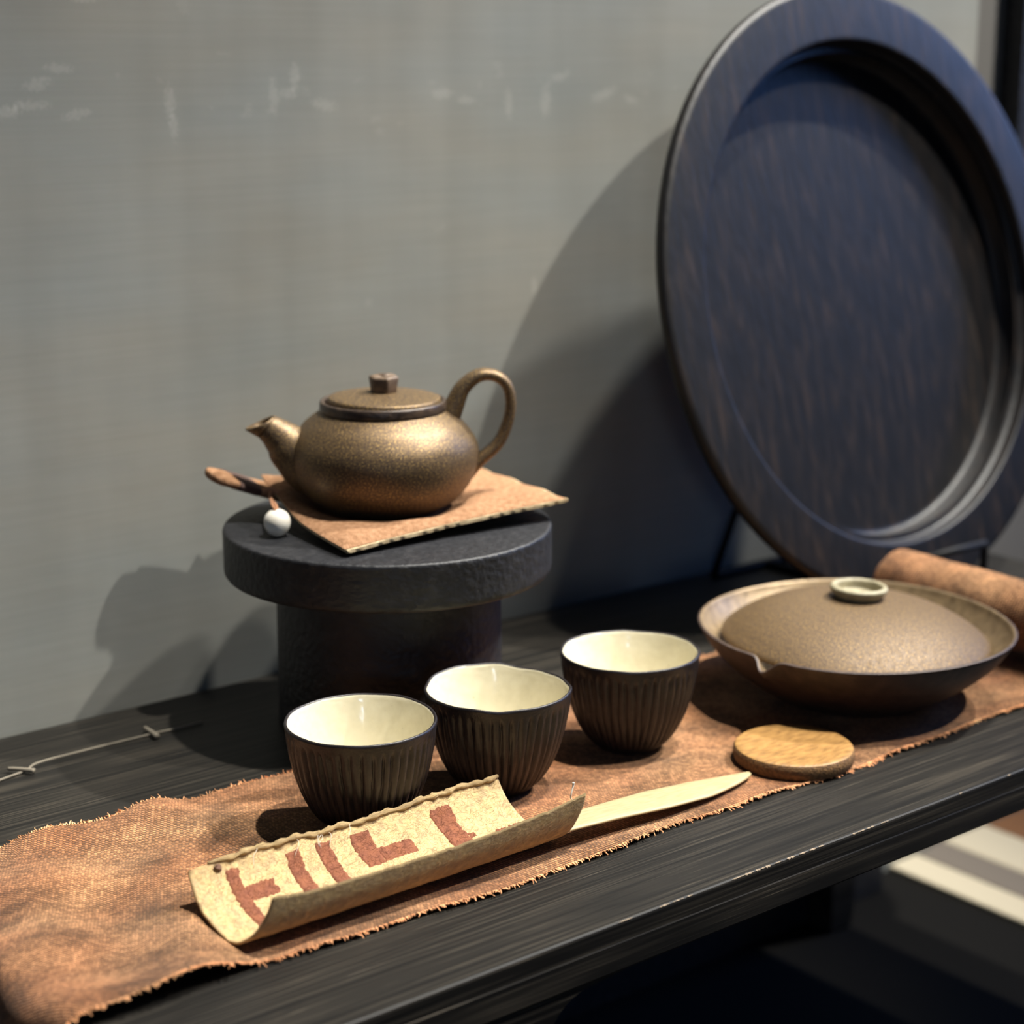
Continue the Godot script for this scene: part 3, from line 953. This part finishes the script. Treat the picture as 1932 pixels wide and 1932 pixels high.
# ---------------------------------------------------------------- the round tray on its easel
func build_tray() -> void:
	var n := Vector3(sin(0.043) * cos(0.2364), sin(0.2364), cos(0.043) * cos(0.2364))
	var t := thing("round_tray", "large round dark wooden tray standing upright on a wire easel", "tray", Vector3(1.001, TY + 0.2085, 0.104))
	var e1 := Vector3(cos(0.043), 0, -sin(0.043))
	t.basis = Basis(e1, n, e1.cross(n))
	obj("rim", done(lathe([Vector2(0.1650, -0.0105), Vector2(0.2030, -0.0090), Vector2(0.2064, -0.0080), Vector2(0.2074, -0.0060), Vector2(0.2076, -0.0030), Vector2(0.2072, -0.0012), Vector2(0.2060, -0.0002), Vector2(0.2040, 0.0004), Vector2(0.2030, 0.0005), Vector2(0.1740, 0.0006), Vector2(0.1722, 0.0006), Vector2(0.1713, 0.0002), Vector2(0.1709, -0.0006), Vector2(0.1700, -0.0050), Vector2(0.1698, -0.0070)], 200)), M.tray_wood, t)
	obj("basin", done(lathe([Vector2(0.0, -0.0340), Vector2(0.1560, -0.0340), Vector2(0.1650, -0.0300), Vector2(0.1730, -0.0100), Vector2(0.1712, -0.0052), Vector2(0.1703, -0.0042), Vector2(0.1685, -0.0120), Vector2(0.1662, -0.0190), Vector2(0.1645, -0.0230), Vector2(0.1632, -0.0246), Vector2(0.1610, -0.0252), Vector2(0.1590, -0.0252), Vector2(0.1200, -0.0250), Vector2(0.0, -0.0248)], 200)), M.tray_wood, t)
	# wire easel
	var w := thing("wire_easel", "black bent wire easel holding up the round tray", "easel", Vector3(0, TY, 0))
	var r := func(_k: float) -> Vector2: return Vector2(0.0027, 0.0027)
	var y := 0.0029
	obj("rear_bar", done(sweep(curve([Vector3(0.929, y, 0.022), Vector3(0.96, y, 0.022), Vector3(1.02, y, 0.022), Vector3(1.07, y, 0.022)], 4), r, 10)), M.black_metal, w)
	for x in [0.0, 1.0]:
		var fx := lerpf(0.929, 1.07, x)
		var tx := lerpf(0.949, 1.05, x)
		obj("strut", done(sweep([Vector3(fx, y, 0.022), Vector3(lerpf(fx, tx, 0.5), 0.050, 0.032), Vector3(tx, 0.096, 0.046)], r, 10)), M.black_metal, w)
		var rx := lerpf(0.984, 1.046, x)
		obj("rail", done(sweep(curve([Vector3(rx, y, 0.022), Vector3(rx, y, 0.08), Vector3(rx, y, 0.1655), Vector3(rx, 0.012, 0.1672), Vector3(rx, 0.0375, 0.1675)], 5), r, 10)), M.black_metal, w)
	obj("lip_bar", done(sweep([Vector3(0.984, 0.0375, 0.1675), Vector3(1.015, 0.0380, 0.1675), Vector3(1.046, 0.0375, 0.1675)], r, 10)), M.black_metal, w)

# ---------------------------------------------------------------- paper holder with scoop
const HZ := [0.262, 0.268, 0.277, 0.290, 0.304, 0.315, 0.3205, 0.3225]
const HH := [0.0195, 0.0125, 0.0065, 0.0028, 0.0020, 0.0075, 0.0165, 0.0245]

func holder_raw(u: float, v: float) -> Vector3:
	var q := v * 7.0
	var i := clampi(int(q), 0, 6)
	var f := q - i
	var g := func(a: Array, k: int) -> float: return a[clampi(k, 0, 7)]
	var z := cubic_interpolate(g.call(HZ, i), g.call(HZ, i + 1), g.call(HZ, i - 1), g.call(HZ, i + 2), f)
	var y := cubic_interpolate(g.call(HH, i), g.call(HH, i + 1), g.call(HH, i - 1), g.call(HH, i + 2), f)
	var xl := 0.3695 - 0.003 * sin(PI * v) + 0.0065 * smoothstep(0.5, 1.0, v)
	var xr := 0.5412 + 0.0060 * smoothstep(0.55, 1.0, v)
	var x := lerpf(xl, xr, u)
	var near := smoothstep(0.55, 1.0, v)
	y += near * (0.0022 * exp(-pow(u / 0.07, 2.0)) + 0.0046 * pow(u, 6.0) - 0.0012 * sin(PI * u))
	y += 0.0009 * smoothstep(0.3, 0.0, v) * sin(u * 9.0)
	# bump and waviness of hand-made paper
	var b := 0.0005 * fine.get_noise_2d(u * 1500.0, v * 500.0) + 0.00025 * fine.get_noise_2d(u * 5000.0, v * 1700.0)
	return Vector3(x, maxf(y + b, 0.0013), z + b * 0.6)

func holder_normal(u: float, v: float) -> Vector3:
	var a := holder_raw(u, minf(v + 0.02, 1.0)) - holder_raw(u, maxf(v - 0.02, 0.0))
	a.x = 0.0
	return Vector3(1, 0, 0).cross(a).normalized() * -1.0       # towards the inside of the trough

func holder_inner(u: float, v: float, lift := 0.0) -> Vector3:
	return holder_raw(u, v) + holder_normal(u, v) * (0.0012 + lift)

func patch(parent: Node, x0: float, x1: float, v0: float, v1: float, st: SurfaceTool, sd: float) -> void:
	var nu := maxi(6, int((x1 - x0) * 1400.0))
	var nv := maxi(6, int((v1 - v0) * 60.0))
	var rag := func(a: float, b: float) -> float: return fine.get_noise_2d(a * 60.0 + sd * 100.0, b * 900.0)
	grid(st, nv, nu, func(b: float, a: float) -> Vector3:
		var v := lerpf(v0, v1, b)
		var xa := x0 + 0.0011 * (rag.call(1.0, b * (v1 - v0) * 4.0) as float) + 0.0006 * sin(b * 4.0 + sd)
		var xb := x1 + 0.0011 * (rag.call(9.0, b * (v1 - v0) * 4.0) as float)
		var x := lerpf(xa, xb, a)
		var u := (x - 0.369) / 0.1725
		v += (0.012 * fine.get_noise_2d(a * (x1 - x0) * 60000.0, sd * 50.0)) * (1.0 if b > 0.5 else -1.0) * absf(b - 0.5) * 2.0
		var edge := minf(minf(a, 1.0 - a) * nu, minf(b, 1.0 - b) * nv)
		var lift := 0.00045 * clampf(edge, 0.0, 1.0) - 0.0002 * (1.0 - clampf(edge, 0.0, 1.0))
		return holder_inner(u, v, lift), func(b: float, a: float) -> Vector2:
		return Vector2(lerpf(x0, x1, a) / 0.06, lerpf(v0, v1, b) * 0.085 / 0.06))

func build_holder() -> void:
	var t := thing("paper_holder", "curled handmade paper tea holder with brown paper strips in front of cups", "tea holder", Vector3(0, TY + 0.0012, 0))
	var uvf := func(u: float, v: float) -> Vector2: return Vector2(u * 0.173 / 0.06, v * 0.085 / 0.06)
	var st := new_st()
	grid(st, 56, 140, func(v: float, u: float) -> Vector3: return holder_inner(u, v), func(v: float, u: float) -> Vector2: return uvf.call(u, v))
	grid(st, 140, 56, func(u: float, v: float) -> Vector3: return holder_raw(u, v), uvf)
	for e in [0.0, 1.0]:                      # cut ends
		grid(st, 56, 1, func(v: float, k: float) -> Vector3:
			var kk := k if e == 0.0 else 1.0 - k
			return holder_raw(e, v).lerp(holder_inner(e, v), kk), func(v: float, k: float) -> Vector2: return uvf.call(k * 0.01, v))
	# rounded near lip
	grid(st, 140, 4, func(u: float, k: float) -> Vector3:
		var a := holder_raw(u, 1.0)
		var b := holder_inner(u, 1.0)
		return a.lerp(b, k) + Vector3(0, 0.0006 * sin(PI * k), 0), uvf)
	obj("trough", done(st), M.bark_paper, t)
	# twisted hem along the far edge
	var hem := []
	for k in 121:
		var u := lerpf(0.055, 1.0, k / 120.0)
		var p := holder_inner(u, 0.02, -0.0002)
		p.y += 0.0010 + 0.00035 * sin(u * 46.0) + 0.0004 * fine.get_noise_1d(u * 3000.0)
		p.z += 0.00045 * cos(u * 46.0)
		hem.append(p)
	st = sweep(hem, func(k: float) -> Vector2:
		var r := 0.00130 + 0.00030 * sin(k * 118.0) + 0.00050 * fine.get_noise_1d(k * 6000.0)
		r *= smoothstep(0.0, 0.05, k) * 0.7 + 0.3
		return Vector2(r * 1.15, r), 10)
	obj("twisted_hem", done(st), M.bark_paper, t)
	# brown paper strips pasted inside
	var strips := [[[0.3852, 0.3925, 0.085, 0.62], [0.3915, 0.4072, 0.215, 0.335]], [[0.4166, 0.4244, 0.085, 0.62]], [[0.4322, 0.4408, 0.08, 0.60]], [[0.4515, 0.4625, 0.085, 0.355], [0.4615, 0.4808, 0.235, 0.352]], [[0.4965, 0.5090, 0.095, 0.56], [0.508, 0.5125, 0.335, 0.375]], [[0.5225, 0.5415, 0.365, 0.60]]]
	for i in strips.size():
		st = new_st()
		for j in strips[i].size():
			var s: Array = strips[i][j]
			patch(t, s[0], s[1], s[2], s[3], st, i * 3.1 + j)
		obj("paper_strip", done(st), M.brown_paper, t)
	# a dry bud at the end of the hem and loose white threads
	var b := holder_inner(0.083, 0.06)
	st = lathe([Vector2(0.0, -0.0012), Vector2(0.0012, -0.0008), Vector2(0.0017, 0.0002), Vector2(0.0012, 0.0016), Vector2(0.0, 0.0026)], 14, func(w: Vector3, a: float, _q: Vector2) -> Vector3: return w * (1.0 + 0.2 * sin(3.0 * a)))
	var bud := obj("bud", done(st), M.bud_brown, t, b)
	bud.rotation_degrees = Vector3(20, 0, 60)
	st = new_st()
	var lip := holder_inner(0.955, 1.0)
	sweep(curve([lip, lip + Vector3(-0.0008, 0.0012, 0.0), lip + Vector3(-0.0004, 0.0035, 0.0), lip + Vector3(0.0010, 0.0062, -0.0005), lip + Vector3(0.0012, 0.0082, -0.0005)], 4), func(k: float) -> Vector2: return Vector2(0.0003 + 0.0003 * k * k, 0.0003 + 0.0003 * k * k), 6, Vector3.ZERO, st)
	for k in 7:
		var u := rng.randf_range(0.08, 0.75)
		var p := holder_inner(u, 0.03, 0.0012)
		sweep(curve([p + Vector3(0.001, 0.0008, -0.001), p, p + Vector3(rng.randf_range(-0.003, 0.001), -0.0012, 0.0016), holder_inner(u - rng.randf_range(-0.01, 0.03), rng.randf_range(0.09, 0.15), 0.0004)], 3), func(_k: float) -> Vector2: return Vector2(0.00011, 0.00011), 5, Vector3.ZERO, st)
	obj("loose_thread", done(st), M.white_thread, t)
	# bamboo scoop lying in the trough, its blade out on the cloth
	var sc := thing("bamboo_scoop", "slender pale bamboo tea scoop lying through the paper holder", "tea scoop", Vector3(0, TY, 0))
	var path := curve([Vector3(0.4300, 0.0122, 0.3090), Vector3(0.4800, 0.0125, 0.3088), Vector3(0.5300, 0.0118, 0.3088), Vector3(0.5700, 0.0103, 0.3090), Vector3(0.6050, 0.0082, 0.3092), Vector3(0.6350, 0.0060, 0.3090), Vector3(0.6580, 0.0046, 0.3078), Vector3(0.6735, 0.0040, 0.3064)], 10)
	obj("blade", done(sweep(path, func(k: float) -> Vector2:
		var w: float = lerp_profile([Vector2(0.0050, 0), Vector2(0.0058, 0), Vector2(0.0066, 0), Vector2(0.0080, 0), Vector2(0.0098, 0), Vector2(0.0088, 0), Vector2(0.0052, 0), Vector2(0.0014, 0)], k).x
		return Vector2(w, 0.0011 + 0.0002 * sin(PI * k)), 20, Vector3(0, -0.10, 1).normalized(), null, true, 0.7)), M.bamboo, sc)

func build_coaster() -> void:
	var t := thing("wood_coaster", "small round golden wooden disc on the runner beside the scoop tip", "coaster", Vector3(0.7114, TY + 0.0016, 0.3023))
	var wob := func(w: Vector3, a: float, q: Vector2) -> Vector3:
		var k := 1.0 + (0.003 * fine.get_noise_2d(cos(a) * 120.0, sin(a) * 120.0)) * smoothstep(0.01, 0.03, q.x)
		return Vector3(w.x * k, w.y, w.z * k)
	obj("face", done(lathe([Vector2(0.0312, 0.0079), Vector2(0.0306, 0.0083), Vector2(0.0280, 0.0084), Vector2(0.0180, 0.0080), Vector2(0.0080, 0.0077), Vector2(0.0, 0.0077)], 90, wob)), M.coaster_wood, t)
	obj("edge", done(lathe([Vector2(0.0, 0.0), Vector2(0.0305, 0.0), Vector2(0.0315, 0.0008), Vector2(0.0322, 0.0040), Vector2(0.0320, 0.0068), Vector2(0.0312, 0.0079)], 90, wob)), M.coaster_bark, t)

func build_wire() -> void:
	var t := thing("knotted_wire", "thin grey knotted wire lying on the dark bench near the wall", "wire", Vector3(0, TY, 0))
	var r := func(_k: float) -> Vector2: return Vector2(0.00065, 0.00065)
	obj("strand", done(sweep(curve([Vector3(0.300, 0.0012, 0.088), Vector3(0.340, 0.0012, 0.0735), Vector3(0.370, 0.0012, 0.0640), Vector3(0.386, 0.0012, 0.0600), Vector3(0.395, 0.0022, 0.0560), Vector3(0.4233, 0.0016, 0.0535), Vector3(0.4637, 0.0012, 0.0528), Vector3(0.4781, 0.0010, 0.0530), Vector3(0.496, 0.0010, 0.0525)], 6), r, 8)), M.twig_grey, t)
	obj("knot", done(sweep(curve([Vector3(0.3786, 0.0024, 0.0545), Vector3(0.3830, 0.0024, 0.0590), Vector3(0.3885, 0.0020, 0.0650)], 5), func(k: float) -> Vector2: return Vector2(0.0010 + 0.0004 * k, 0.0010 + 0.0004 * k), 8)), M.twig_grey, t)
	obj("knot", done(sweep(curve([Vector3(0.4640, 0.0024, 0.0445), Vector3(0.4636, 0.0024, 0.0530), Vector3(0.4631, 0.0020, 0.0605)], 5), func(k: float) -> Vector2: return Vector2(0.0011 + 0.0005 * k, 0.0011 + 0.0005 * k), 8)), M.twig_grey, t)

# ----------------------------------------------------------------
func _ready() -> void:
	rng.seed = 7
	fine.seed = 3
	fine.frequency = 0.01
	fine.fractal_octaves = 3
	# camera
	var cam := Camera3D.new()
	cam.name = "camera"
	add_child(cam)
	var pitch := atan(880.0 / 3573.0)
	var yaw := atan(4576.0 / 3680.0)
	cam.position = Vector3(0, TY + 0.371, 0.9475)
	var fwd := Vector3(cos(yaw) * cos(pitch), -sin(pitch), -sin(yaw) * cos(pitch))
	cam.basis = Basis.looking_at(fwd, Vector3.UP)
	cam.keep_aspect = Camera3D.KEEP_HEIGHT
	cam.fov = rad_to_deg(2.0 * atan(966.0 / 3573.0))
	cam.near = 0.02
	cam.far = 30.0
	var lens := CameraAttributesPhysical.new()
	lens.frustum_focal_length = 44.4
	lens.frustum_focus_distance = 0.90
	lens.exposure_aperture = 44.4 / 11.0
	cam.attributes = lens
	cam.fov = rad_to_deg(2.0 * atan(966.0 / 3573.0))
	cam.current = true
	# sky and exposure
	var we := WorldEnvironment.new()
	we.name = "environment"
	var env := Environment.new()
	env.background_mode = Environment.BG_SKY
	var sky := Sky.new()
	var sm := ProceduralSkyMaterial.new()
	sm.sky_top_color = Color(0.45, 0.58, 0.80)
	sm.sky_horizon_color = Color(0.74, 0.80, 0.88)
	sm.ground_horizon_color = Color(0.45, 0.45, 0.45)
	sm.ground_bottom_color = Color(0.30, 0.30, 0.30)
	sm.sky_energy_multiplier = 1.0
	sky.sky_material = sm
	env.sky = sky
	env.ambient_light_source = Environment.AMBIENT_SOURCE_DISABLED
	env.tonemap_mode = Environment.TONE_MAPPER_LINEAR
	env.tonemap_exposure = 1.0
	env.sdfgi_enabled = true
	env.ssao_enabled = true
	env.ssil_enabled = true
	we.environment = env
	add_child(we)
	make_materials()
	# track of ceiling spotlights
	var warm := Color(1.0, 0.985, 0.95)
	spot_fitting(Vector3(1.12, TY + 2.85, 0.67), Vector3(0.50, TY, 0.28), "black ceiling spotlight right above the bench, over the tea cups", 12.4, 9.0, warm)
	spot_fitting(Vector3(2.02, TY + 2.85, 1.68), Vector3(0.60, TY + 0.30, 0.0), "black ceiling spotlight farthest from the plaster wall", 10.2, 24.0, warm)
	spot_fitting(Vector3(1.60, TY + 2.85, 0.60), Vector3(1.0, TY + 0.25, 0.0), "black ceiling spotlight close to the wall, aimed at the round tray", 9.5, 9.5, warm)
	spot_fitting(Vector3(2.86, TY + 2.85, 0.58), Vector3(0.95, TY + 0.40, 0.0), "black ceiling spotlight close to the wall, nearest the window", 18.0, 9.5, warm)
	# daylight through the window
	var day := AreaLight3D.new()
	day.name = "window_daylight"
	add_child(day)
	day.position = Vector3(4.46, 1.9, 0.85)
	day.rotation_degrees = Vector3(0, 90, 0)
	day.area_size = Vector2(1.5, 1.6)
	day.light_color = Color(0.46, 0.65, 1.0)
	day.light_energy = 5.0
	day.area_range = 9.0
	day.shadow_enabled = true
	for z in [2.93, 3.27]:
		var low := AreaLight3D.new()
		low.name = "window_light"
		add_child(low, true)
		low.position = Vector3(-1.47, 1.0, z)
		low.rotation_degrees = Vector3(0, -90, 0)
		low.area_size = Vector2(0.30, 0.34)
		low.light_color = Color(0.80, 0.88, 1.0)
		low.light_energy = 0.65
		low.area_range = 9.0
		low.shadow_enabled = true
	build_room()
	build_bench()
	build_tray()
	build_stool()
	build_runner()
	build_bowl()
	build_cup(1, Vector3(0.4844, TY + 0.0014, 0.2286), "dark ribbed tea cup with cream lining nearest the camera, behind the paper holder", 0.3, 0.00025)
	build_cup(2, Vector3(0.5652, TY + 0.0014, 0.2329), "dark ribbed tea cup with cream lining and uneven rim between two others", 1.9, 0.0007)
	build_cup(5, Vector3(0.6578, TY + 0.0014, 0.2307), "dark ribbed tea cup with cream lining farthest back, beside the lidded bowl", 4.2, 0.0003)
	build_pad()
	build_teapot()
	build_holder()
	build_coaster()
	build_wire()
